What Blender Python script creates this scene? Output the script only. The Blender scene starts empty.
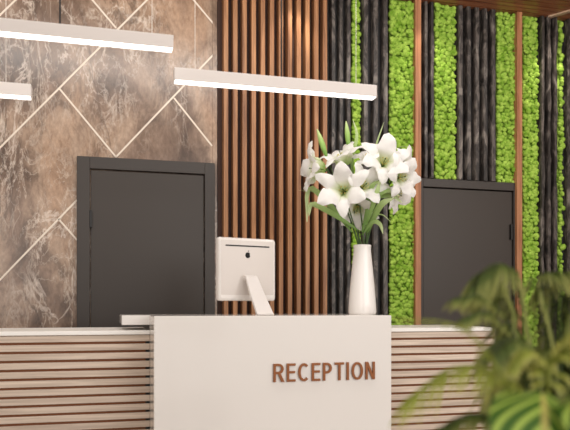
import bpy, bmesh, math, random
from mathutils import Vector, Matrix, noise
random.seed(7)
S = bpy.context.scene
C = S.collection

# ------------------------------------------------------------------ camera
F = 685.0; CX = 285.0; CY = 306.0; TH = math.radians(14.9); H = 1.12
cam = bpy.data.cameras.new('camera'); camo = bpy.data.objects.new('camera', cam); C.objects.link(camo)
camo.location = (0, 0, H); camo.rotation_euler = (math.pi/2, 0, -TH)
cam.sensor_width = 36.0; cam.lens = F/570*36.0
cam.shift_y = (CY-215)/570.0
cam.clip_start = 0.05
cam.dof.use_dof = True; cam.dof.focus_distance = 4.7; cam.dof.aperture_fstop = 2.8
S.camera = camo

# ------------------------------------------------------------------ light
w = bpy.data.worlds.new('world'); S.world = w; w.use_nodes = True
bg = w.node_tree.nodes['Background']; bg.inputs[0].default_value = (1.0, 0.955, 0.915, 1); bg.inputs[1].default_value = 0.68
def area(name, loc, target, sx, sy, power, col=(1, .96, .915)):
    l = bpy.data.lights.new(name, 'AREA'); l.shape = 'RECTANGLE'; l.size = sx; l.size_y = sy; l.energy = power; l.color = col
    o = bpy.data.objects.new(name, l); C.objects.link(o); o.location = loc
    o.rotation_euler = (Vector(target)-Vector(loc)).to_track_quat('-Z', 'Y').to_euler()
    return o
area('window_daylight', (3.6, -1.9, 2.4), (1.6, 4.6, 1.4), 5.0, 2.2, 160)
area('fill_left', (-1.9, -1.9, 2.0), (0.6, 4.0, 1.0), 2.0, 2.4, 45)  # unseen fill light added to brighten the desk's left side
area('wall_fill', (1.3, 3.0, 3.54), (1.5, 5.1, 1.5), 6.0, .3, 75)  # unseen fill light added to brighten the marble wall
def spot(name, loc, target, power, angle, blend=.5, col=(1, .9, .78)):
    l = bpy.data.lights.new(name, 'SPOT'); l.energy = power; l.spot_size = math.radians(angle); l.spot_blend = blend; l.color = col; l.shadow_soft_size = .03
    o = bpy.data.objects.new(name, l); C.objects.link(o); o.location = loc
    o.rotation_euler = (Vector(target)-Vector(loc)).to_track_quat('-Z', 'Y').to_euler()
for px, pw in ((290, 24), (425, 20), (548, 26)):
    x = 5.1*math.tan(math.atan((px-CX)/F)+TH)
    spot('ceiling_spot', (x, 4.84, 3.56), (x, 5.08, 1.6), pw*.75, 70)
S.view_settings.view_transform = 'Standard'
S.view_settings.look = 'None'
S.view_settings.gamma = 1.0
S.view_settings.use_curve_mapping = False
S.view_settings.exposure = -0.05

# ------------------------------------------------------------------ helpers
def alpha(px): return math.atan((px-CX)/F)+TH
def wx(px, Y): return Y*math.tan(alpha(px))
def fwd(X, Y): return X*math.sin(TH)+Y*math.cos(TH)
def wz(px, py, Y): return H+(CY-py)*fwd(wx(px, Y), Y)/F
def at(px, py, Y): return Vector((wx(px, Y), Y, wz(px, py, Y)))
RV = Vector((math.cos(TH), -math.sin(TH), 0)); FV = Vector((math.sin(TH), math.cos(TH), 0))
def pt(px, py, d): return Vector((0, 0, H))+FV*d+RV*((px-CX)*d/F)+Vector((0, 0, (CY-py)*d/F))

def lin(c):
    r = []
    for v in c:
        v /= 255.0
        r.append(v/12.92 if v <= .04045 else ((v+.055)/1.055)**2.4)
    return (*r, 1)

def empty(name, label, cat, loc, group=None):
    o = bpy.data.objects.new(name, None); o.empty_display_size = .1; C.objects.link(o); o.location = loc
    return tag(o, label, cat, group)
def tag(o, label, cat, group=None):
    o['label'] = label; o['category'] = cat
    if group: o['group'] = group
    return o
def wloc(o):
    v = Vector((0, 0, 0))
    while o: v += o.location; o = o.parent
    return v
def obj(name, bm, mat, parent=None, smooth=False, origin=None, label=None, bevel=0):
    """bm is in world coordinates"""
    base = wloc(parent) if parent else Vector((0, 0, 0))
    org = Vector(origin) if origin is not None else base.copy()
    bmesh.ops.translate(bm, vec=-org, verts=bm.verts)
    bmesh.ops.recalc_face_normals(bm, faces=bm.faces) if not bm.loops.layers.uv.active else None
    me = bpy.data.meshes.new(name); bm.to_mesh(me); bm.free()
    if smooth:
        for p in me.polygons: p.use_smooth = True
    for m in (mat if isinstance(mat, (list, tuple)) else [mat]): me.materials.append(m)
    o = bpy.data.objects.new(name, me); C.objects.link(o)
    o.parent = parent; o.location = org-base
    if label: o['label'] = label
    if bevel:
        b = o.modifiers.new('bevel', 'BEVEL'); b.width = bevel; b.segments = 2; b.limit_method = 'ANGLE'
    return o
def struct(name, bm, mat, label=None, **k):
    o = obj(name, bm, mat, **k); o['kind'] = 'structure'
    if label: o['label'] = label
    return o
def bx(bm, x0, x1, y0, y1, z0, z1):
    v = [bm.verts.new((x, y, z)) for x in (x0, x1) for y in (y0, y1) for z in (z0, z1)]
    for f in ((0,1,3,2),(4,6,7,5),(0,4,5,1),(2,3,7,6),(0,2,6,4),(1,5,7,3)): bm.faces.new([v[i] for i in f])
    return v
def box(*a):
    bm = bmesh.new(); bx(bm, *a); return bm
def tube(bm, pts, radii, n=8):
    pts = [Vector(p) for p in pts]
    if not isinstance(radii, (list, tuple)): radii = [radii]*len(pts)
    rings = []; up = None
    for i, p in enumerate(pts):
        t = (pts[min(i+1, len(pts)-1)]-pts[max(i-1, 0)]).normalized()
        if up is None: up = Vector((0, 1, 0)) if abs(t.y) < .9 else Vector((1, 0, 0))
        a = t.cross(up).normalized(); b = a.cross(t).normalized(); up = b
        rings.append([bm.verts.new(p+(a*math.cos(q)+b*math.sin(q))*radii[i]) for q in [2*math.pi*k/n for k in range(n)]])
    for r0, r1 in zip(rings, rings[1:]):
        for k in range(n): bm.faces.new((r0[k], r0[(k+1) % n], r1[(k+1) % n], r1[k]))
    bm.faces.new(rings[0][::-1]); bm.faces.new(rings[-1])
def bez(p, n):
    """smooth curve through three or more points (Catmull-Rom)"""
    p = [Vector(q) for q in p]; q = [2*p[0]-p[1]]+p+[2*p[-1]-p[-2]]; out = []
    m = len(p)-1
    for i in range(n+1):
        u = i/n*m; k = min(int(u), m-1); t = u-k
        a, b, c, d = q[k:k+4]
        out.append(.5*((2*b)+(c-a)*t+(2*a-5*b+4*c-d)*t*t+(3*b-a-3*c+d)*t**3))
    return out
def lathe(bm, prof, centre, n=40, sq=None):
    rings = []
    for r, z in prof:
        rings.append([bm.verts.new((centre[0]+r*math.cos(2*math.pi*k/n), centre[1]+r*math.sin(2*math.pi*k/n), centre[2]+z)) for k in range(n)])
    for a, b in zip(rings, rings[1:]):
        for k in range(n): bm.faces.new((a[k], a[(k+1) % n], b[(k+1) % n], b[k]))
    bm.faces.new(rings[0][::-1]); bm.faces.new(rings[-1])

# ------------------------------------------------------------------ materials
def newmat(name, col=(200, 200, 200), rough=.5, metal=0, spec=.5):
    m = bpy.data.materials.new(name); m.use_nodes = True
    b = m.node_tree.nodes['Principled BSDF']
    b.inputs['Base Color'].default_value = lin(col); b.inputs['Roughness'].default_value = rough
    b.inputs['Metallic'].default_value = metal; b.inputs['Specular IOR Level'].default_value = spec
    return m
def N(m, t, **k):
    n = m.node_tree.nodes.new(t)
    for a, v in k.items(): setattr(n, a, v)
    return n
def L(m, a, b): m.node_tree.links.new(a, b)
def ramp(m, fac, stops):
    r = N(m, 'ShaderNodeValToRGB'); e = r.color_ramp.elements
    while len(e) < len(stops): e.new(.5)
    for i, (p, c) in enumerate(stops): e[i].position = p; e[i].color = lin(c) if len(c) == 3 else c
    L(m, fac, r.inputs[0]); return r.outputs[0]
def coords(m, scale=(1, 1, 1), rot=(0, 0, 0), world=True):
    g = N(m, 'ShaderNodeNewGeometry') if world else N(m, 'ShaderNodeTexCoord')
    mp = N(m, 'ShaderNodeMapping'); mp.inputs['Scale'].default_value = scale; mp.inputs['Rotation'].default_value = rot
    L(m, g.outputs['Position'] if world else g.outputs['Object'], mp.inputs[0]); return mp.outputs[0]
def nz(m, vec, scale, detail=4, rough=.55, dist=0):
    n = N(m, 'ShaderNodeTexNoise'); n.inputs['Scale'].default_value = scale; n.inputs['Detail'].default_value = detail
    n.inputs['Roughness'].default_value = rough; n.inputs['Distortion'].default_value = dist
    L(m, vec, n.inputs['Vector']); return n.outputs['Fac']
def mix(m, f, a, b, mode='MIX'):
    x = N(m, 'ShaderNodeMix', data_type='RGBA', blend_type=mode)
    if hasattr(f, 'links'): L(m, f, x.inputs[0])
    else: x.inputs[0].default_value = f
    for s, v in ((6, a), (7, b)):
        if hasattr(v, 'links'): L(m, v, x.inputs[s])
        else: x.inputs[s].default_value = v
    return x.outputs[2]
def bsdf(m): return m.node_tree.nodes['Principled BSDF']
def bump(m, h, strength=.3, dist=.01):
    b = N(m, 'ShaderNodeBump'); b.inputs['Strength'].default_value = strength; b.inputs['Distance'].default_value = dist
    L(m, h, b.inputs['Height']); L(m, b.outputs[0], bsdf(m).inputs['Normal'])
def wood(name, dark, light, scale, rough=.45, spec=.4):
    m = newmat(name, light, rough, 0, spec)
    v = coords(m, scale)
    n1 = nz(m, v, 1.0, 5, .6, .6)
    c = ramp(m, n1, [(.3, dark), (.68, light)])
    n2 = nz(m, v, .35, 2)
    c = mix(m, .35, c, ramp(m, n2, [(.35, (150, 140, 135)), (.65, (255, 255, 255))]), 'MULTIPLY')
    L(m, c, bsdf(m).inputs['Base Color']); bump(m, n1, .08, .002)
    return m

M_white = newmat('white_lacquer', (236, 231, 226), .1, 0, .6)
M_top = newmat('white_stone_top', (248, 245, 240), .45, 0, .3)
M_ceramic = newmat('white_ceramic', (244, 240, 236), .22)
M_plastic = newmat('white_plastic', (226, 220, 215), .16)
M_alu = newmat('pale_aluminium', (232, 226, 222), .3, 0)
M_alu2 = newmat('back_panel_grey', (208, 199, 192), .2)
M_dark = newmat('near_black', (18, 16, 15), .5)
M_door = newmat('charcoal_door', (60, 53, 48), .40, 0, .35)
M_frame = newmat('charcoal_frame', (62, 56, 52), .42, 0, .35)
M_inlay = newmat('cream_inlay', (226, 212, 196), .35)
M_cord_w = newmat('steel_wire', (225, 215, 205), .35)
M_lamp = newmat('lamp_housing', (216, 208, 203), .45)
M_bronze = newmat('bronze_letters', (142, 86, 48), .35, .5)
M_backing = newmat('dark_backing', (26, 17, 13), .8)
M_red = newmat('red_brown_backing', (118, 68, 36), .7)
M_brown = newmat('dark_brown_backing', (58, 32, 20), .7)
M_plaster = newmat('plaster', (215, 205, 195), .8)
M_floor = newmat('floor_tile', (170, 158, 148), .25)
M_soil = newmat('soil', (45, 34, 26), .9)
M_pot = newmat('grey_pot', (120, 116, 112), .6)

M_glow = newmat('lamp_diffuser', (255, 250, 245), .5)
bsdf(M_glow).inputs['Emission Color'].default_value = (1, .95, .89, 1); bsdf(M_glow).inputs['Emission Strength'].default_value = 2.2

M_slat = wood('walnut_slats', (122, 78, 48), (196, 142, 98), (34, 34, 1.6))
M_strip = wood('reddish_wood_strip', (150, 94, 60), (206, 146, 104), (34, 34, 1.6))
M_desk = wood('washed_oak_slats', (196, 177, 160), (234, 216, 198), (2.2, 40, 60))
M_ceil = wood('dark_red_ceiling', (120, 68, 45), (190, 125, 90), (1.6, 34, 34), .3)
M_pale = wood('pale_streak', (190, 160, 135), (225, 195, 165), (10, 10, 10))  # pale tone imitates a streak of light on the ceiling

def marble():
    m = newmat('brown_marble', (150, 125, 105), .25, 0, .5)
    v = coords(m, (1.25, 1.0, 0.62), (0, .75, 0))
    n1 = nz(m, v, 1.15, 4, .55, .9)
    base = ramp(m, n1, [(.32, (108, 87, 73)), (.42, (148, 123, 105)), (.52, (190, 164, 142)), (.62, (186, 154, 128)), (.72, (150, 124, 106))])
    n3 = nz(m, v, 4.2, 9, .68, 1.0)
    base = mix(m, .8, base, ramp(m, n3, [(.32, (126, 113, 105)), (.5, (232, 227, 223)), (.6, (255, 255, 255))]), 'MULTIPLY')
    mask = nz(m, v, 1.7, 2, .5)
    v2 = coords(m, (1.5, 1.0, 0.5), (0, -.55, 0))
    for vec, sc, d, wd, col, f, lo in ((v, 2.1, .8, .009, (230, 214, 200), .75, .44), (v2, 3.4, .7, .010, (220, 204, 188), .62, .41), (v, 6.5, .8, .012, (216, 200, 184), .5, .40), (v2, 1.3, .9, .014, (78, 60, 49), .6, .40)):
        nn = nz(m, vec, sc, 7, .6, d)
        q = N(m, 'ShaderNodeMath', operation='SUBTRACT'); L(m, nn, q.inputs[0]); q.inputs[1].default_value = .5
        a = N(m, 'ShaderNodeMath', operation='ABSOLUTE'); L(m, q.outputs[0], a.inputs[0])
        k = ramp(m, a.outputs[0], [(0, (f, f, f, 1)), (wd*1.6, (0, 0, 0, 1))])
        km = ramp(m, mask, [(lo, (.05, .05, .05, 1)), (lo+.13, (1, 1, 1, 1))])
        g = N(m, 'ShaderNodeMath', operation='MULTIPLY'); L(m, k, g.inputs[0]); L(m, km, g.inputs[1])
        base = mix(m, g.outputs[0], base, lin(col))
    fine = nz(m, v, 38, 5, .7)
    base = mix(m, .6, base, ramp(m, fine, [(.3, (172, 165, 160)), (.66, (255, 255, 255))]), 'MULTIPLY')
    L(m, base, bsdf(m).inputs['Base Color'])
    return m
M_marble = marble()

def darkstone():
    m = newmat('charred_dark_ribs', (50, 46, 44), .45, 0, .4)
    v = coords(m, (2.2, 2.2, .9))
    n1 = nz(m, v, 7, 7, .68, 1.0)
    base = ramp(m, n1, [(.36, (30, 27, 25)), (.5, (58, 52, 48)), (.6, (98, 90, 84)), (.72, (50, 45, 42))])
    nn = nz(m, v, 4, 5, .6, 1.5)
    base = mix(m, ramp(m, nn, [(.54, (0, 0, 0, 1)), (.66, (.75, .75, .75, 1))]), base, lin((138, 129, 121)))
    L(m, base, bsdf(m).inputs['Base Color']); bump(m, n1, .35, .006)
    return m
M_rib = darkstone()

def moss():
    m = newmat('green_moss', (130, 185, 50), .85, 0, .1)
    v = coords(m)
    n1 = nz(m, v, 20, 2, .6)
    L(m, ramp(m, n1, [(.32, (110, 150, 42)), (.68, (174, 206, 92))]), bsdf(m).inputs['Base Color'])
    return m
M_moss = moss()
def uvmat(name, stops, rough=.5, trans=0):
    m = newmat(name, stops[0][1], rough, 0, .4)
    u = N(m, 'ShaderNodeUVMap'); s = N(m, 'ShaderNodeSeparateXYZ'); L(m, u.outputs[0], s.inputs[0])
    L(m, ramp(m, s.outputs[0], stops), bsdf(m).inputs['Base Color'])
    if trans:
        t = N(m, 'ShaderNodeBsdfTranslucent'); r = m.node_tree.nodes['Principled BSDF']
        L(m, r.inputs['Base Color'].links[0].from_socket, t.inputs['Color'])
        x = N(m, 'ShaderNodeMixShader'); x.inputs[0].default_value = trans
        L(m, r.outputs[0], x.inputs[1]); L(m, t.outputs[0], x.inputs[2])
        L(m, x.outputs[0], m.node_tree.nodes['Material Output'].inputs[0])
    return m
M_petal = uvmat('white_petal', [(0, (176, 206, 110)), (.26, (228, 236, 196)), (.5, (254, 252, 250))], .45, .3)
M_leaf = uvmat('lily_leaf', [(0, (104, 142, 66)), (.5, (168, 196, 120)), (1, (206, 220, 168))], .45, .25)
M_bud = uvmat('lily_bud', [(0, (92, 138, 52)), (.5, (150, 186, 98)), (1, (196, 214, 150))], .45)
M_stem = newmat('stem_green', (62, 88, 38), .5)
M_anther = newmat('anther', (206, 190, 110), .7)
M_frond = uvmat('palm_frond', [(0, (28, 40, 14)), (.5, (84, 100, 42)), (1, (166, 166, 92))], .45, .2)  # leaflet bases darkened to paint the shade in the plant's core
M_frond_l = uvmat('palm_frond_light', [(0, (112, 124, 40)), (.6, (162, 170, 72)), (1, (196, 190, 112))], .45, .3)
M_broad = newmat('broad_leaf', (96, 146, 34), .35)
def broad():
    m = M_broad
    u = N(m, 'ShaderNodeUVMap'); s = N(m, 'ShaderNodeSeparateXYZ'); L(m, u.outputs[0], s.inputs[0])
    # v is the distance from the midrib; side veins sweep outward as oblique stripes
    q = N(m, 'ShaderNodeMath', operation='MULTIPLY_ADD'); L(m, s.outputs[1], q.inputs[0]); q.inputs[1].default_value = -0.55; L(m, s.outputs[0], q.inputs[2])
    k = N(m, 'ShaderNodeMath', operation='MULTIPLY'); L(m, q.outputs[0], k.inputs[0]); k.inputs[1].default_value = 30
    sn = N(m, 'ShaderNodeMath', operation='SINE'); L(m, k.outputs[0], sn.inputs[0])
    c = ramp(m, sn.outputs[0], [(.1, (58, 92, 24)), (.9, (160, 182, 80))])
    c = mix(m, ramp(m, s.outputs[1], [(.05, (1, 1, 1, 1)), (.09, (0, 0, 0, 1))]), c, lin((170, 160, 86)))
    L(m, c, bsdf(m).inputs['Base Color'])
broad()

# ------------------------------------------------------------------ structure
D = 5.10
ZC = 3.58
XA = wx(217, D)          # marble ends, slatted cladding starts
struct('floor', box(-3.0, 6.2, -2.5, 5.4, -.1, 0), M_floor)
struct('wall_back', box(-3.0, XA, D, 5.4, 0, 4.2), M_marble, 'brown veined marble wall with cream diagonal inlay lines')
struct('wall_rear', box(XA, 6.2, D+.02, 5.4, 0, 4.2), M_backing, 'dark wall behind the slats, ribs and moss')
struct('wall_left', box(-3.15, -3.0, -2.5, 5.4, 0, 4.2), M_plaster)
struct('wall_right', box(6.2, 6.35, -2.5, 5.4, 0, 4.2), M_plaster)
bm = bmesh.new()
y = D-.01
while y > 0.6:
    bx(bm, wx(300, D), 6.2, y-.055, y, ZC, ZC+.05); y -= .066
bx(bm, wx(300, D), 6.2, .6, D+.02, ZC+.05, ZC+.12)
struct('ceiling', bm, M_ceil, 'dark red-brown boarded wood ceiling')
struct('ceiling_upper', box(-3.15, 6.35, 0.6, 5.4, 4.2, 4.3), M_plaster, 'plain high ceiling')

def onceil(px, py):
    d = FV*1.0+RV*((px-CX)/F)+Vector((0, 0, (CY-py)/F)); return Vector((0, 0, H))+d*((ZC-H)/d.z)
n_trim = [0]
def trim(bm, mat, label, **k):
    n_trim[0] += 1
    return struct('trim_%d' % n_trim[0], bm, mat, label, **k)
a, b = onceil(549, 16.5), onceil(590, 4.5)
d = (b-a).normalized(); s = Vector((-d.y, d.x, 0))*.02
bm = bmesh.new()
vs = [bm.verts.new(p+o+Vector((0, 0, z))) for z in (-.012, .004) for p, o in ((a, s), (a, -s), (b, -s), (b, s))]
for f in ((0,1,2,3),(7,6,5,4),(0,4,5,1),(1,5,6,2),(2,6,7,3),(3,7,4,0)): bm.faces.new([vs[i] for i in f])
trim(bm, M_pale, 'pale strip standing in for a light streak on the wood ceiling')  # added strip, its pale colour imitates a bright streak of light

# cream inlay lines in the marble
def inlay(p, q):
    a = at(*p, D); b = at(*q, D); d = (b-a).normalized(); n = Vector((-d.z, 0, d.x))*.0062
    bm = bmesh.new(); vs = []
    for y in (D-.003, D+.004):
        for v in (a-n, b-n, b+n, a+n): vs.append(bm.verts.new((v.x, y, v.z)))
    for f in ((0,1,2,3),(7,6,5,4),(0,4,5,1),(1,5,6,2),(2,6,7,3),(3,7,4,0)): bm.faces.new([vs[i] for i in f])
    trim(bm, M_inlay, 'cream inlay line in the brown marble')
for p, q in (((-60, 208), (175, -28)), ((78, -17), (116, 28)), ((59.7, 89), (116, 157)), ((116, 157), (215, 53)),
             ((174, 98), (212, 146)), ((-60, 342), (77, 200)), ((58.6, 219), (77, 240)), ((-40, 54), (28, -12)), ((186, -9), (216, 27))):
    inlay(p, q)
bm = box(wx(212.5, D), XA, D-.006, D, 0, 4.2)
trim(bm, M_marble, 'narrow marble edge strip beside the wood slats')

# doors
def door(idx, x0, x1, zt, fl, ft, fr, handle, label):
    r = bpy.data.objects.new('door_%d' % idx, None); C.objects.link(r); r.location = ((x0+x1)/2, D-.02, 0)
    r['kind'] = 'structure'; r['label'] = label
    bm = bmesh.new(); yf = D-.045; yb = D-.001
    bx(bm, x0, x0+fl, yf, yb, 0, zt); bx(bm, x1-fr, x1, yf, yb, 0, zt); bx(bm, x0+fl, x1-fr, yf, yb, zt-ft, zt)
    obj('door_frame', bm, M_frame, r, bevel=.003)
    g = .008
    bm = box(x0+fl+g, x1-fr-g, D-.028, D-.002, .005, zt-ft-g)
    obj('door_leaf', bm, M_door, r, bevel=.002)
    hx, z0, z1 = handle
    obj('latch', box(hx-.008, hx+.008, D-.05, D-.028, z0, z1), M_dark, r, label='black slim latch')
    return r
door(1, wx(77, D), wx(214, D), wz(77, 157, D), .088, .085, .075, (wx(91, D), wz(91, 228, D), wz(91, 211, D)), 'charcoal door set in the brown marble wall')
door(2, wx(417, D), wx(516, D), wz(421, 179, D), .035, .068, .05, (wx(508.5, D), wz(508, 240, D), wz(508, 225, D)), 'charcoal door between the two thin wood strips')

# ------------------------------------------------------------------ wall cladding
ZT = ZC-.002
# wood slat panel
x0, x1 = XA+.004, wx(327.5, D-.08)
zt2 = 4.19
root = empty('wood_slat_panel', 'tall panel of vertical walnut slats beside the brown marble', 'wall panel', ((x0+x1)/2, D, 0))
obj('backing_board', box(x0, x1, D-.004, D+.019, 0, ZT), M_brown, root, label='dark red-brown backing between the slats')
bm = bmesh.new(); n = 12; p = (x1-x0)/n
for i in range(n):
    xa = x0+i*p+p*.47
    bx(bm, xa, xa+p*.48, D-.085, D-.004, 0, ZT)
obj('slats', bm, M_slat, root, bevel=.002)

def ribs(px0, px1, zb, nrib, label, wob=.004, group=None):
    x0, x1 = wx(px0, D-.03), wx(px1, D-.03)
    bm = bmesh.new(); p = (x1-x0)/nrib
    for i in range(nrib):
        xc = x0+(i+.5)*p; hw = p*.275
        nseg = 44; prev = None; sd = random.random()*50
        for k in range(nseg+1):
            z = zb+(ZT-zb)*k/nseg
            o1 = wob*noise.noise((sd, z*5, 0)); o2 = wob*noise.noise((sd+9, z*6, 3)); o3 = wob*noise.noise((sd, z*7, 8))
            c = hw*.25
            ring = [bm.verts.new(v) for v in ((xc-hw+o1, D-.004, z), (xc-hw+o1, D-.045+o3, z), (xc-hw+c+o1, D-.058+o3, z), (xc+hw-c+o2, D-.058+o3, z), (xc+hw+o2, D-.045+o3, z), (xc+hw+o2, D-.004, z))]
            if prev:
                for j in range(6): bm.faces.new((prev[j], prev[(j+1) % 6], ring[(j+1) % 6], ring[j]))
            else: bm.faces.new(ring[::-1])
            prev = ring
        bm.faces.new(prev)
    o = obj('ribbed_stone_panel', bm, M_rib, origin=((x0+x1)/2, D, zb))
    obj('backing_board', box(x0, x1, D-.003, D+.019, zb, ZT), M_dark, o, label='near black backing between the ribs')
    return tag(o, label, 'wall panel', group)
ZD = wz(421, 179, D)+.002
G = 'dark ribbed panels on the wall'
ribs(328.5, 351.5, 0, 3, 'dark ribbed panel right beside the walnut slats, behind the lilies', group=G)
ribs(359.5, 389, 0, 3, 'dark ribbed panel between the narrow and the wide moss strip behind the vase', group=G)
ribs(421.5, 434, ZD, 2, 'narrow two-rib dark panel above the left end of the right-hand door', .004, G)
ribs(455, 496, ZD, 5, 'widest dark ribbed panel, five ribs above the right-hand door', .005, G)
ribs(537.5, 557, 0, 3, 'dark wavy ribbed panel right of the right-hand door, behind the palm fronds', .013, G)
ribs(563.5, 640, 0, 7, 'dark ribbed panel at the far right edge', .011, G)

_t = bmesh.new(); bmesh.ops.create_icosphere(_t, subdivisions=2, radius=1); _t.verts.ensure_lookup_table()
ICO_V = [v.co.copy() for v in _t.verts]; ICO_F = [[v.index for v in f.verts] for f in _t.faces]; _t.free()
def moss_panel(px0, px1, zb, label):
    x0, x1 = wx(px0, D-.012), wx(px1, D-.022); W = x1-x0
    bm = bmesh.new()
    bx(bm, x0+.004, x1-.004, D-.010, D+.018, zb, ZT)
    base = Vector(((x0+x1)/2, D, zb))
    vs = [v.co-base for v in bm.verts]; bm.verts.index_update(); fs = [[v.index for v in f.verts] for f in bm.faces]; bm.free()
    z = zb+.012; row = 0
    while z < ZT-.012:
        m = max(1, round(W/.038)); off = .5 if row % 2 else 0
        for i in range(m+(1 if row % 2 and m > 1 else 0)):
            x = x0+((i+.5-off)/m)*W if m > 1 else x0+W/2+random.uniform(-.2, .2)*W
            x = min(max(x+random.uniform(-.010, .010), x0+.010), x1-.010)
            r = random.uniform(.017, .029)
            y = D-.008-random.uniform(.004, .026)
            mat = Matrix.Translation(Vector((x, y, z+random.uniform(-.010, .010)))-base) @ Matrix.Rotation(random.uniform(-.9, .9), 4, 'Y') @ Matrix.Rotation(random.uniform(-.5, .1), 4, 'X') @ Matrix.Diagonal((r*random.uniform(.8, 1.15), r*.8, r*random.uniform(.8, 1.1), 1))
            k = len(vs); sd = Vector((random.random()*20, 0, 0))
            for v in ICO_V:
                vs.append(mat @ (v*(1+.16*noise.noise(v*1.6+sd))))
            fs += [[a+k for a in f] for f in ICO_F]
        z += .031; row += 1
    me = bpy.data.meshes.new('moss_panel'); me.from_pydata(vs, [], fs); me.materials.append(M_moss)
    for p in me.polygons: p.use_smooth = True
    o = bpy.data.objects.new('moss_panel', me); C.objects.link(o); o.location = base
    tag(o, label, 'moss panel', 'green moss panels on the wall')
moss_panel(352, 359.3, 0, 'very narrow green moss strip between dark ribs behind the lilies')
moss_panel(389.5, 414.8, 0, 'wide full-height green moss panel directly right of the vase, left of a wood strip')
moss_panel(434.3, 454.6, ZD, 'green moss panel above the right-hand door, left of the widest ribs')
moss_panel(496.4, 516.2, ZD, 'green moss panel above the right end of the right-hand door')
moss_panel(522.5, 537, 0, 'full-height green moss panel right of the right-hand door, beside a wood strip')
moss_panel(557.3, 563, 0, 'thinnest green moss strip near the far right edge')
for pa, pb, lab in ((415.2, 421, 'thin reddish wood strip along the left of the right-hand door'), (516.8, 522, 'thin reddish wood strip along the right of the right-hand door')):
    o = obj('wood_strip', box(wx(pa, D-.07), wx(pb, D-.07), D-.075, D+.0, 0, ZT), M_strip, origin=(wx((pa+pb)/2, D), D, 0), bevel=.003)
    tag(o, lab, 'wood strip', 'thin wood strips beside the door')

# ------------------------------------------------------------------ reception desk
YF, YC = 3.50, 3.80           # desk front, counter front
ZDK, ZCT = H-.051, H-.133     # tops
xl, xr = wx(153.8, YF), wx(391.5, YF)
root = empty('reception_desk', 'glossy white central reception desk block lettered in bronze', 'reception desk', ((xl+xr)/2, YF+.3, 0))
obj('body', box(xl, xr, YF, YC+.02, 0, ZDK), M_white, root, bevel=.004)
obj('top_slab', box(wx(122, YC-.03), xr, YC-.03+.052, YC+.5, ZDK-.052, ZDK), M_white, root, bevel=.002)
obj('support_panel', box(xl+.04, xr-.04, YC+.022, YC+.45, 0, ZDK-.053), M_white, root)
# raised letters
X0, X1 = wx(273, YF), wx(374.2, YF); Z0, Z1 = H-.400, H-.304
CH = Z1-Z0; T = .135*CH
GL = {'R': .60, 'E': .50, 'C': .62, 'P': .54, 'T': .54, 'I': .145, 'O': .68, 'N': .56}
def slab(bm, quad, o=0):
    f = [bm.verts.new((x, YF-.012-o, z)) for x, z in quad]; b = [bm.verts.new((x, YF-.0005, z)) for x, z in quad]
    n = len(quad)
    bm.faces.new(f); bm.faces.new(b[::-1])
    for k in range(n): bm.faces.new((f[k], b[k], b[(k+1) % n], f[(k+1) % n]))
def arc(bm, cx, cz, rx, rz, a0, a1, n=20):
    for k in range(n):
        q = []
        for a, i_ in ((a0+(a1-a0)*k/n, 0), (a0+(a1-a0)*(k+1)/n, 0), (a0+(a1-a0)*(k+1)/n, 1), (a0+(a1-a0)*k/n, 1)):
            a = math.radians(a); q.append((cx+(rx-i_*T)*math.cos(a), cz+(rz-i_*T*.92)*math.sin(a)))
        slab(bm, q)
def rect(bm, x0, z0, x1, z1): slab(bm, ((x0, z0), (x1, z0), (x1, z1), (x0, z1)))
def glyph(ch, x, w):
    bm = bmesh.new(); h = CH; z = Z0
    if ch in 'REPI': rect(bm, x, z, x+T, z+h)
    if ch == 'E':
        for zz in (z, z+h*.46, z+h-T*.92): rect(bm, x+T, zz, x+w-(.03*h if zz == z+h*.46 else 0), zz+T*.92)
    if ch in 'RP':
        zl = z+h*(.44 if ch == 'R' else .40); rz = (z+h-zl)/2; xm = x+w-rz*1.0-.02*h
        rect(bm, x+T, z+h-T*.92, xm, z+h); rect(bm, x+T, zl, xm, zl+T*.92)
        arc(bm, xm, zl+rz, x+w-.02*h-xm, rz, -90, 90)
    if ch == 'R': slab(bm, ((x+w*.42, z+h*.46), (x+w-T*1.15, z), (x+w+.03*h, z), (x+w*.42+T*1.1, z+h*.46)), .0006)
    if ch == 'C': arc(bm, x+w*.54, z+h/2, w*.54, h/2, 48, 312, 36)
    if ch == 'O': arc(bm, x+w/2, z+h/2, w/2, h/2, 0, 360, 44)
    if ch == 'T': rect(bm, x, z+h-T*.92, x+w, z+h); rect(bm, x+w/2-T/2, z, x+w/2+T/2, z+h-T*.92)
    if ch == 'N':
        rect(bm, x, z, x+T*.95, z+h); rect(bm, x+w-T*.95, z, x+w, z+h)
        slab(bm, ((x+w-T*1.15, z+.0004), (x+w-.0003, z+.0004), (x+T*1.15, z+h-.0004), (x+.0003, z+h-.0004)), .0006)
    return bm
word = 'RECEPTION'
gap = ((X1-X0)/CH-sum(GL[c] for c in word))/(len(word)-1)*CH
x = X0
for ch in word:
    wd_ = GL[ch]*CH
    obj('letter', glyph(ch, x, wd_), M_bronze, root, origin=(x+wd_/2, YF, (Z0+Z1)/2), label='bronze raised letter '+ch)
    x += wd_+gap

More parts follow.
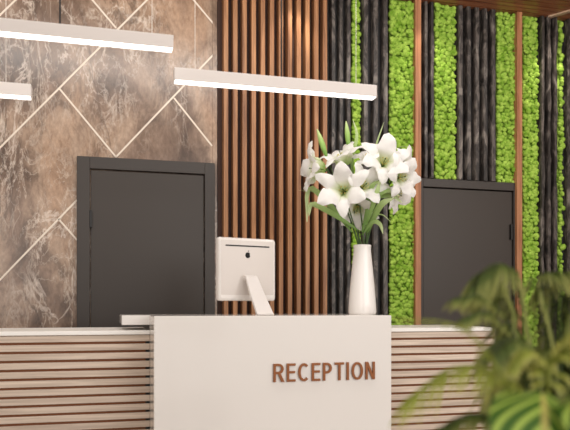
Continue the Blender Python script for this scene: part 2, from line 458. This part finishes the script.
def counter(x0, x1, label, notch):
    r = empty('side_counter', label, 'counter', ((x0+x1)/2, YC+.3, 0), 'slatted counters flanking the white desk')
    obj('countertop', box(x0, x1, YC-.005, YC+.62, ZCT-.022, ZCT), M_top, r, bevel=.003, label='white stone top')
    bm = bmesh.new(); z = ZCT-.025; p = .0467
    while z > .08:
        bx(bm, x0, x1, YC, YC+.010, max(z-p+.0135, .06), z); z -= p
    obj('slat_front', bm, M_desk, r, bevel=.0015)
    obj('carcass', box(x0+.002, x1-.002-notch, YC+.0102, YC+.6, 0, ZCT-.0225), M_red, r, label='red-brown backing seen between the slats')
    if notch: obj('painted_recess', box(x1-.002-notch, x1-.003, YC+.022, YC+.6, 0, ZCT-.0225), M_dark, r, label='near-black strip painting the recess shade at the end of the slats')  # near-black box puts the shade of the recess into its colour
    return r
counter(-1.6, wx(149.7, YC), 'long pale oak slatted counter on the left of the white desk', .020)
counter(xr+.003, wx(495.5, YC), 'short pale oak slatted counter on the right of the white desk', 0)
# the white desk top slab rests above the left counter: its own underside keeps clear of it

# ------------------------------------------------------------------ monitor
YM = 3.86
bc = at(246.5, 315, YM)
mc = Vector((bc.x, YM, ZDK))
ang = math.radians(15.1)
ex = Vector((math.cos(ang), math.sin(ang), 0)); en = Vector((math.sin(ang), -math.cos(ang), 0)); ez = Vector((0, 0, 1))
def mp(u, n, z): return mc+ex*u+en*n+ez*z
SM = fwd(mc.x, YM)/F
root = empty('desktop_computer', 'white all-in-one desktop computer seen from behind on the desk', 'computer', mc)
zb, ztp = (314-300)*SM+.0, (314-237.5)*SM
hw = .184
def rrect(hw, z0, z1, r, n=6):
    out = []
    for cxx, czz, a0 in ((hw-r, z1-r, 0), (-hw+r, z1-r, 90), (-hw+r, z0+r, 180), (hw-r, z0+r, 270)):
        for k in range(n+1):
            a = math.radians(a0+90*k/n); out.append((cxx+r*math.cos(a), czz+r*math.sin(a)))
    return out
bm = bmesh.new(); rings = []
for n_, ins in ((-.016, 0), (.004, 0), (.012, .004), (.016, .014)):
    rings.append([bm.verts.new(mp(u, n_, z)) for u, z in rrect(hw-ins, zb+ins, ztp-ins, .016)])
for a, b in zip(rings, rings[1:]):
    for k in range(len(a)): bm.faces.new((a[k], a[(k+1) % len(a)], b[(k+1) % len(a)], b[k]))
bm.faces.new(rings[0][::-1]); bm.faces.new(rings[-1])
obj('housing', bm, M_plastic, root)
bm = bmesh.new()
bm.faces.new([bm.verts.new(mp(u, -.0168, z)) for u, z in rrect(hw-.012, zb+.05, ztp-.012, .006)])
obj('screen', bm, M_dark, root, label='dark glass screen facing away')
bm = bmesh.new()
fr_ = [bm.verts.new(mp(u, .0166, z)) for u, z in rrect(hw-.016, zb+.034, ztp-.015, .006)]
bk_ = [bm.verts.new(mp(u, .0150, z)) for u, z in rrect(hw-.016, zb+.034, ztp-.015, .006)]
bm.faces.new(fr_); bm.faces.new(bk_[::-1])
for k in range(len(fr_)): bm.faces.new((fr_[k], bk_[k], bk_[(k+1) % len(fr_)], fr_[(k+1) % len(fr_)]))
obj('back_panel', bm, M_alu2, root, label='slightly greyer back panel inside a white rim')
bm = bmesh.new(); zs = ztp-.046
v = [bm.verts.new(mp(u, n_, z)) for u in (-.14, .14) for n_ in (.014, .0175) for z in (zs-.004, zs+.004)]
for f in ((0,1,3,2),(4,6,7,5),(0,4,5,1),(2,3,7,6),(0,2,6,4),(1,5,7,3)): bm.faces.new([v[i] for i in f])
obj('vent_slot', bm, M_dark, root, label='thin dark vent slot')
# emblem: bitten fruit with a leaf
bm = bmesh.new(); zl = ztp-.098; R = .017
out = []
for k in range(48):
    a = 2*math.pi*k/48
    r = R*(1-.13*math.exp(-((a-math.pi/2)/.30)**2)-.10*math.exp(-((a-3*math.pi/2)/.28)**2))
    u, z = r*math.cos(a)*.95, r*math.sin(a)*1.05
    d = math.hypot(u-R*1.12, z-R*.12)
    if d < R*.42:
        u = R*1.12-math.sqrt(max((R*.42)**2-(z-R*.12)**2, 0))
    out.append((u, z))
bm.faces.new([bm.verts.new(mp(u, .0172, zl+z)) for u, z in out])
lf = [(R*.02, R*1.08), (R*.08, R*1.42), (R*.42, R*1.72), (R*.36, R*1.32)]
bm.faces.new([bm.verts.new(mp(u, .0172, zl+z)) for u, z in lf])
bmesh.ops.solidify(bm, geom=bm.faces[:], thickness=.001)
obj('emblem', bm, M_dark, root, label='small dark fruit emblem')
# bent plate stand: hinge on the back, leg slopes down and out, foot on the desk
bm = bmesh.new()
zh = (314-276)*SM
path = [(.0165, zh-.004), (.030, zh+.008), (.052, zh-.002), (.110, zh*.62), (.212, .012), (.222, .004), (.214, .0005)]
top = [(.0165, zh-.022), (.028, zh-.010), (.044, zh-.016), (.100, zh*.57), (.198, .008), (.192, .0004), (.182, .0004)]
pr = []
for i, ((n1, z1), (n2, z2)) in enumerate(zip(path, top)):
    wv = (.036, .037, .037, .043, .050, .051, .051)[i]
    pr.append([bm.verts.new(mp(s_*wv+.008, n_, z_)) for s_, n_, z_ in ((-1, n1, z1), (1, n1, z1), (1, n2, z2), (-1, n2, z2))])
for a, b in zip(pr, pr[1:]):
    for k in range(4): bm.faces.new((a[k], a[(k+1) % 4], b[(k+1) % 4], b[k]))
bm.faces.new(pr[0][::-1]); bm.faces.new(pr[-1])
st = obj('stand', bm, M_alu, root, label='pale bent metal stand')
# ------------------------------------------------------------------ vase and lilies
YV = 3.92
vb = at(362.3, 315, YV); vb.z = ZDK
SV = fwd(vb.x, YV)/F
root = empty('flower_vase', 'tall tapered white ceramic vase on the white desk', 'vase', vb)
bm = bmesh.new(); hgt = 68*SV
prof = [(.0, 0), (13.0*SV, 0), (13.9*SV, 2*SV), (13.6*SV, 10*SV), (12.2*SV, 28*SV), (10.3*SV, 48*SV), (9.0*SV, 60*SV), (8.6*SV, 65*SV), (9.0*SV, 69*SV), (8.4*SV, 69.4*SV), (7.8*SV, 66*SV), (8.2*SV, 40*SV), (8.5*SV, 6*SV)]
lathe(bm, prof[1:], vb, 48)
obj('body', bm, M_ceramic, root, smooth=True)
mouth = vb+Vector((0, 0, hgt))

def uvface(bm, uvl, vs, uvs):
    f = bm.faces.new(vs)
    for l, uv in zip(f.loops, uvs): l[uvl].uv = uv
    f.smooth = True
def blade(bm, spine, normals, width, cup=.25, ruf=0, ph=0):
    """leaf blade along spine; width(t)"""
    uvl = bm.loops.layers.uv.verify(); n = len(spine)-1; rows = []
    for i, p in enumerate(spine):
        t = i/n; tg = (spine[min(i+1, n)]-spine[max(i-1, 0)]).normalized()
        sd = tg.cross(normals[i]).normalized(); nn = sd.cross(tg)
        w_ = width(t)
        rows.append([(bm.verts.new(p+sd*w_*q*(1+ruf*.25*math.sin(9*t+q*5))+nn*(-cup*w_*q*q+ruf*w_*abs(q)*.55*math.sin(15*t+3*q+ph))), (t, abs(q))) for q in (-1, -.5, 0, .5, 1)])
    for a, b in zip(rows, rows[1:]):
        for k in range(4):
            q = (a[k], a[k+1], b[k+1], b[k]); uvface(bm, uvl, [x[0] for x in q], [x[1] for x in q])
def petal(c, ax, phi, Ln, Wd, a0, a1, rad0=.006):
    ax = Vector(ax).normalized(); r = ax.orthogonal().normalized(); r = Matrix.Rotation(phi, 3, ax) @ r
    n = 12; p = Vector(c)+r*rad0; sp = [p.copy()]; nr = []
    for i in range(n+1):
        t = i/n; a = a0+(a1-a0)*(t**1.5)
        d = ax*math.cos(a)+r*math.sin(a)
        nr.append(ax*math.sin(a)-r*math.cos(a))
        if i < n: p = p+d*Ln/n; sp.append(p.copy())
    bm = bmesh.new()
    blade(bm, sp, [-q for q in nr], lambda t: Wd*(.16+.84*math.sin(math.pi*min(1, .08+.90*t**.85))**.85) if t < 1 else Wd*.03, cup=-.28, ruf=.42, ph=random.uniform(0, 6))
    return bm
def leaf_obj(parent, pts, wd, nrm, name='leaf', mat=None):
    sp = bez(pts, 10); bm = bmesh.new()
    blade(bm, sp, [Vector(nrm)]*len(sp), lambda t: wd*math.sin(math.pi*(.06+.92*t))**.8, cup=.3)
    return obj(name, bm, mat or M_leaf, parent, smooth=True)
def bud_obj(parent, a, b, r):
    a, b = Vector(a), Vector(b); n = 9; pts = [a+(b-a)*i/n for i in range(n+1)]
    bm = bmesh.new(); uvl = bm.loops.layers.uv.verify()
    tube(bm, pts, [max(.0012, r*math.sin(math.pi*(.07+.9*i/n))**.8) for i in range(n+1)], 10)
    ax = (b-a)
    for f in bm.faces:
        for l in f.loops: l[uvl].uv = ((l.vert.co-a).dot(ax)/ax.length_squared, 0)
    return obj('bud', bm, M_bud, parent, smooth=True)

TOC = -FV  # towards the camera
def dirv(r, u, c): return (RV*r+Vector((0, 0, u))+TOC*c).normalized()
LG = 'white lilies in the vase'
def vp(px, py, dy=0.0):
    """point of the bouquet at depth offset dy (positive is nearer the camera)"""
    return pt(px, py, fwd(vb.x, YV)-dy)
def lily(label, stem_mid, flowers, leaves=(), buds=(), foot=(0, 0)):
    r = empty('lily', label, 'flower', mouth+Vector((foot[0], foot[1], -.12)), LG)
    base = mouth+Vector((foot[0], foot[1], -.12)); neck = mouth+Vector((foot[0]*1.3, foot[1]*1.3, .005))
    for i, fl in enumerate(flowers):
        (px, py, dy), ax, Ln = fl[:3]; Ln *= 1.55; op = fl[3] if len(fl) > 3 else 1.0
        c = vp(px, py, dy); ax = Vector(ax).normalized()
        back = c-ax*.028
        bm = bmesh.new()
        tube(bm, bez([base, neck, vp(*stem_mid), back-ax*.01, back], 22), [.0042]*18+[.0036, .004, .005, .007, .008], 7)
        obj('stem', bm, M_stem, r, smooth=True)
        bm = bmesh.new()       # throat and pistil
        tube(bm, [back, c-ax*.012, c+ax*.004], [.008, .011, .010], 10)
        tube(bm, [c, c+ax*.04, c+ax*.075], [.0022, .002, .002], 6); tube(bm, [c+ax*.073, c+ax*.08], [.0045, .004], 8)
        f = obj('bloom', bm, M_bud if False else M_stem, r, smooth=True, label='green throat and pistil of the bloom')
        ph = random.uniform(0, 1)
        for k in range(6):
            inner = k % 2
            b_ = petal(back+ax*.012, ax, ph+k*math.pi/3, Ln*random.uniform(.94, 1.06), Ln*(.275 if inner else .195), math.radians(16 if inner else 24)*op, math.radians(128 if inner else 150)*op, .007)
            obj('petal', b_, M_petal, f, smooth=True, label='white petal')
        bm = bmesh.new()
        for k in range(6):
            o_ = Matrix.Rotation(ph+.5+k*math.pi/3, 3, ax) @ ax.orthogonal().normalized()
            e = c+ax*.058+o_*.024
            tube(bm, [c, c+ax*.03+o_*.007, e], [.0012, .0012, .001], 5)
            tube(bm, [e-o_*.001-ax.cross(o_)*.006, e+ax.cross(o_)*.006], .0022, 6)
        obj('stamens', bm, M_anther, f, smooth=True, label='six pale yellow tipped stamens')
    for pts, wd, nrm in leaves: leaf_obj(r, [vp(*q) for q in pts], wd, nrm)
    for a, b, rr in buds:
        bm = bmesh.new(); tube(bm, bez([neck, vp(*stem_mid), vp(*a)], 14), .003, 6); obj('stem', bm, M_stem, r, smooth=True)
        bud_obj(r, vp(*a), vp(*b), rr)
up = Vector((0, 0, 1))
lily('large open white lily facing forward, lower left of the bouquet', (353, 222, .02),
     [((344, 192, .10), dirv(-.18, .05, 1), .155, .82)],
     [([(352, 232, .02), (330, 205, .04), (309, 188, .04), (307, 222, .04)], .018, TOC)], (), (-.012, -.02))
lily('white lily at the far left, its curled petals drooping outward', (345, 205, .0),
     [((322, 170, .04), dirv(-1, .1, .2), .155, 1.0)],
     [([(350, 215, 0), (330, 195, .03), (298, 190, .02)], .009, up)],
     [((327, 158, .0), (317, 129, 0), .0175)], (-.02, 0))
lily('small white lily facing up in the middle top, behind a green bud', (352, 200, -.03),
     [((344, 163, 0), dirv(-.35, .75, .35), .125, 1.0)],
     [([(354, 180, 0), (352, 160, .01), (357, 136, .01), (353, 120, 0)], .011, TOC)],
     [((349, 150, -.02), (346, 121, -.02), .0165)], (-.008, .02))
lily('white lily facing forward in the centre, with pale green throat', (361, 215, .02),
     [((361, 188, .07), dirv(.35, .18, 1), .125, .85)],
     [([(362, 232, .03), (372, 200, .06), (392, 195, .07), (402, 203, .07)], .019, TOC+up*.7)], (), (.004, -.012))
lily('largest white lily at the upper right of the bouquet', (372, 205, .0),
     [((382, 166, .06), dirv(.12, .35, .85), .15, .95)],
     [([(372, 180, -.03), (375, 150, -.04), (384, 122, -.04)], .006, TOC)], (), (.015, -.01))
lily('white lily at the far right, facing out over the moss', (374, 210, -.02),
     [((399, 170, .0), dirv(.85, .2, .5), .12, .95)],
     [([(380, 185, -.05), (396, 150, -.05), (410, 146, -.05)], .010, up), ([(375, 185, -.05), (385, 150, -.05), (398, 138, -.05)], .008, up)], (), (.02, .004))
lily('white lily hanging lowest at the right, pointing down', (376, 205, -.02),
     [((392, 190, .0), dirv(.6, -.5, .5), .115, .85)],
     [([(362, 235, .02), (370, 217, .05), (382, 214, .06), (391, 222, .06)], .014, up+TOC*.4), ([(362, 235, .02), (372, 222, .05), (380, 224, .06), (383, 234, .06)], .014, TOC)], (), (.016, .014))
lily('white lily topmost at the right, its face turned up', (376, 200, -.05),
     [((371, 163, .0), dirv(-.25, .75, .45), .11, 1.0)],
     [([(372, 190, .05), (378, 178, .09), (388, 172, .11), (393, 180, .11)], .016, TOC+up*.5)], (), (.012, .012))
lily('white lily tucked between the largest and the far right lily', (378, 205, .02),
     [((397, 178, .08), dirv(.5, -.05, .9), .12, .95)],
     [([(372, 205, .08), (380, 193, .11), (391, 190, .12), (399, 196, .12)], .017, TOC+up*.6),
      ([(366, 205, .08), (370, 190, .11), (376, 182, .12), (386, 184, .12)], .014, TOC+up*.6)], (), (.018, -.008))
lily('half hidden white lily drooping low behind the stems', (357, 215, -.05),
     [((358, 205, -.04), dirv(-.15, -.55, .7), .125, .75)],
     [([(366, 235, .0), (380, 206, .10), (394, 198, .11)], .020, TOC), ([(358, 230, .04), (330, 212, .05), (312, 204, .05), (309, 216, .05)], .018, TOC), ([(366, 225, .08), (376, 196, .14), (380, 180, .15)], .015, TOC)], (), (0, .03))

# ------------------------------------------------------------------ pendant lamps
def pendant(px0, px1, pxref, pyref, Y, wires, cord, label):
    """linear box lamp; top front edge passes (pxref, pyref)"""
    x0, x1 = wx(px0, Y), wx(px1, Y); zt = wz(pxref, pyref, Y); hh = .066; dp = .058
    r = empty('pendant_lamp', label, 'pendant lamp', ((x0+x1)/2, Y+dp/2, zt-hh), 'linear pendant lamps over the desk')
    obj('housing', box(x0, x1, Y, Y+dp, zt-hh+.006, zt), M_lamp, r, bevel=.002)
    obj('diffuser', box(x0+.004, x1-.004, Y+.004, Y+dp-.004, zt-hh, zt-hh+.0055), M_glow, r, label='glowing white underside')
    for px in wires:
        bm = bmesh.new(); x = wx(px, Y+dp/2); tube(bm, [(x, Y+dp/2, zt), (x, Y+dp/2, 4.2)], .0014, 8)
        obj('suspension_wire', bm, M_cord_w, r)
    bm = bmesh.new(); x = wx(cord, Y+dp/2); tube(bm, [(x, Y+dp/2, zt), (x, Y+dp/2, 4.2)], .0042, 8)
    obj('power_cord', bm, M_dark, r, label='black power cord')
pendant(-56, 173.5, 0, 17.5, 3.30, (-32, 152), 60, 'white linear pendant lamp highest of the three, at the upper left')
pendant(174.5, 377, 174.5, 67, 3.40, (195, 356), 281.5, 'white linear pendant lamp in the middle, in front of the wood slats')
pendant(-190, 31, 0, 81.5, 3.62, (-168, 6), -80, 'lowest white linear pendant lamp, cut off by the left edge')

# ------------------------------------------------------------------ foreground plants
def frond(root, pts, n, ln, wd, mat, droop=.5, spread=1.0, name='frond', rach=.0035, side=None):
    sp = bez(pts, 40); bm = bmesh.new(); uvl = bm.loops.layers.uv.verify()
    tube(bm, sp, [rach*(1-.75*i/40) for i in range(41)], 6)
    for f in bm.faces:
        for l in f.loops: l[uvl].uv = (.3, 0)
    for k in range(n):
        t = .22+.78*k/(n-1); i = min(int(t*40), 39); p = sp[i]; tg = (sp[i+1]-sp[i]).normalized()
        sd = tg.cross(Vector((0, 0, 1)))
        sd = sd.normalized() if sd.length > .1 else RV.copy()
        for s_ in (-1, 1):
            l_ = ln*(.45+.55*math.sin(math.pi*min(1, .15+.8*t)))*random.uniform(.85, 1.12)
            d = (tg*(.55+.5*t)+sd*s_*spread*random.uniform(.8, 1.1)+Vector((0, 0, random.uniform(-.1, .25)))).normalized()
            q = [p+d*l_*u-Vector((0, 0, 1))*droop*l_*u*u for u in (0, .2, .4, .6, .8, 1)]
            blade(bm, q, [Vector((0, 0, 1))+TOC*.4]*6, lambda u: wd*math.sin(math.pi*(.12+.86*u))**.8, cup=.2)
    return obj(name, bm, mat, root, smooth=True)
pb = pt(560, 470, 1.35); pb.z = 0
def pot(root, c, r, h):
    bm = bmesh.new(); lathe(bm, [(r*.72, 0), (r*.76, .01), (r, h-.02), (r, h), (r*.9, h), (r*.88, h-.04)], c, 36); obj('pot', bm, M_pot, root, smooth=False)
    bm = bmesh.new(); lathe(bm, [(r*.86, h-.045), (r*.6, h-.03), (r*.1, h-.028)], c, 24); obj('soil', bm, M_soil, root)
root = empty('potted_palm', 'feathery green palm with arching fronds, blurred in the right foreground', 'plant', pb)
pot(root, pb, .17, .34)
crown = pb+Vector((0, 0, .72))
bm = bmesh.new(); tube(bm, [pb+Vector((0, 0, .29)), pb+Vector((.01, 0, .5)), crown], [.022, .019, .014], 10); obj('trunk', bm, M_stem, root, smooth=True)
def fr(pts, *a, **k): frond(root, [crown]+[pt(*q) for q in pts], *a, **k)
# upper left plume
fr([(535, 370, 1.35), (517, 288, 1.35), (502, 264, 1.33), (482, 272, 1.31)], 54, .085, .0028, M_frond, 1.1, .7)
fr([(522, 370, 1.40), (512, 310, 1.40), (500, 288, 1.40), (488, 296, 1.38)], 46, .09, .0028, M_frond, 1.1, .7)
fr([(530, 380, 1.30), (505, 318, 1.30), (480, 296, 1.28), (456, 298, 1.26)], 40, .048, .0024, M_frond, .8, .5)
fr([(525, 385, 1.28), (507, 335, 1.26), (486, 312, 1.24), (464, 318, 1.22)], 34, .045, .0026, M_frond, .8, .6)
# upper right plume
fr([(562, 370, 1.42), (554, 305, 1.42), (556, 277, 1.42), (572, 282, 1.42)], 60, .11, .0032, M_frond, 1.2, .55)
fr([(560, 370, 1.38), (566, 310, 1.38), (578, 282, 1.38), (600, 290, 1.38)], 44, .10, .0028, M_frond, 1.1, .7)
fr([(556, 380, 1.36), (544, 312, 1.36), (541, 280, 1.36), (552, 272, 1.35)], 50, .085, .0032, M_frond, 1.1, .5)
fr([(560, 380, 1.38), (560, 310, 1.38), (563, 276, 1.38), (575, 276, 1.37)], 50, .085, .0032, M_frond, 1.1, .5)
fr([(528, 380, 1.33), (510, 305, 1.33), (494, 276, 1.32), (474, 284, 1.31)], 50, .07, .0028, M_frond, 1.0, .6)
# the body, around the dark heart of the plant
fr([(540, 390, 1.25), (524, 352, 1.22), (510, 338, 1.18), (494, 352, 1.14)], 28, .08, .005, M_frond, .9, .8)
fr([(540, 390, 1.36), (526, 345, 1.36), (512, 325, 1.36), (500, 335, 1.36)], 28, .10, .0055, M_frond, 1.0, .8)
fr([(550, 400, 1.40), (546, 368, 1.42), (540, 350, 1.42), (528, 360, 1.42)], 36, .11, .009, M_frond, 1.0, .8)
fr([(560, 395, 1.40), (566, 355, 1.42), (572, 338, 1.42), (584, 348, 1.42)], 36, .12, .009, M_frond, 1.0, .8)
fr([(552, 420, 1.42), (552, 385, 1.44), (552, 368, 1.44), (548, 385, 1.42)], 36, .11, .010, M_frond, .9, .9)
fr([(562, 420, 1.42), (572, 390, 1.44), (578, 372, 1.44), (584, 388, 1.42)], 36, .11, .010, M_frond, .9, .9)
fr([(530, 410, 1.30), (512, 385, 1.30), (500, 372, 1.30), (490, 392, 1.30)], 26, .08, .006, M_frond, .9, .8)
# pale arching fronds
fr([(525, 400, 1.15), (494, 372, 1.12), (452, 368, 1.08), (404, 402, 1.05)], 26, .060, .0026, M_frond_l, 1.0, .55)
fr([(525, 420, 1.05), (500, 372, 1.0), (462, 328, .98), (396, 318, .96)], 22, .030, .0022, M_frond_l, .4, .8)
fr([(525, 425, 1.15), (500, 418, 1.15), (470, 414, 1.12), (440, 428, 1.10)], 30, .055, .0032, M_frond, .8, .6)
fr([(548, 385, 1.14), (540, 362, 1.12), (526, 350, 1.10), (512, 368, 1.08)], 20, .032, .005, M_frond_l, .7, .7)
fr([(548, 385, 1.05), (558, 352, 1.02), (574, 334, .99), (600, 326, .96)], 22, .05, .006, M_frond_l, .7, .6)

# broad ribbed leaf plant, nearer the camera
p2 = pt(560, 520, .92); p2.z = 0
root = empty('broad_leaf_plant', 'lower plant with broad bright green ribbed leaves at the bottom right corner', 'plant', p2)
pot(root, p2, .12, .28)
c2 = p2+Vector((0, 0, .55))
bm = bmesh.new(); tube(bm, [p2+Vector((0, 0, .24)), p2+Vector((0, .005, .4)), c2], [.013, .011, .008], 8); obj('stem', bm, M_stem, root, smooth=True)
def bleaf(pts, wd, nrm=None):
    P = [pt(*q) for q in pts]; bm = bmesh.new(); tube(bm, bez([c2, (c2+P[0])/2, P[0]], 8), .003, 6); obj('leaf_stalk', bm, M_stem, root, smooth=True)
    sp = bez(P, 18); bm = bmesh.new()
    blade(bm, sp, [nrm or (TOC+up*.6)]*len(sp), lambda t: wd*math.sin(math.pi*(.05+.93*(t**.8)))**.75, cup=.25)
    obj('leaf', bm, M_broad, root, smooth=True)
bleaf([(543, 392, 1.0), (545, 412, .96), (545, 446, .92), (546, 500, .90)], .072)
bleaf([(585, 392, 1.0), (598, 402, .96), (612, 430, .9), (630, 480, .88)], .06)
bleaf([(528, 402, 1.05), (516, 404, 1.03), (506, 428, 1.0), (500, 470, .98)], .03)
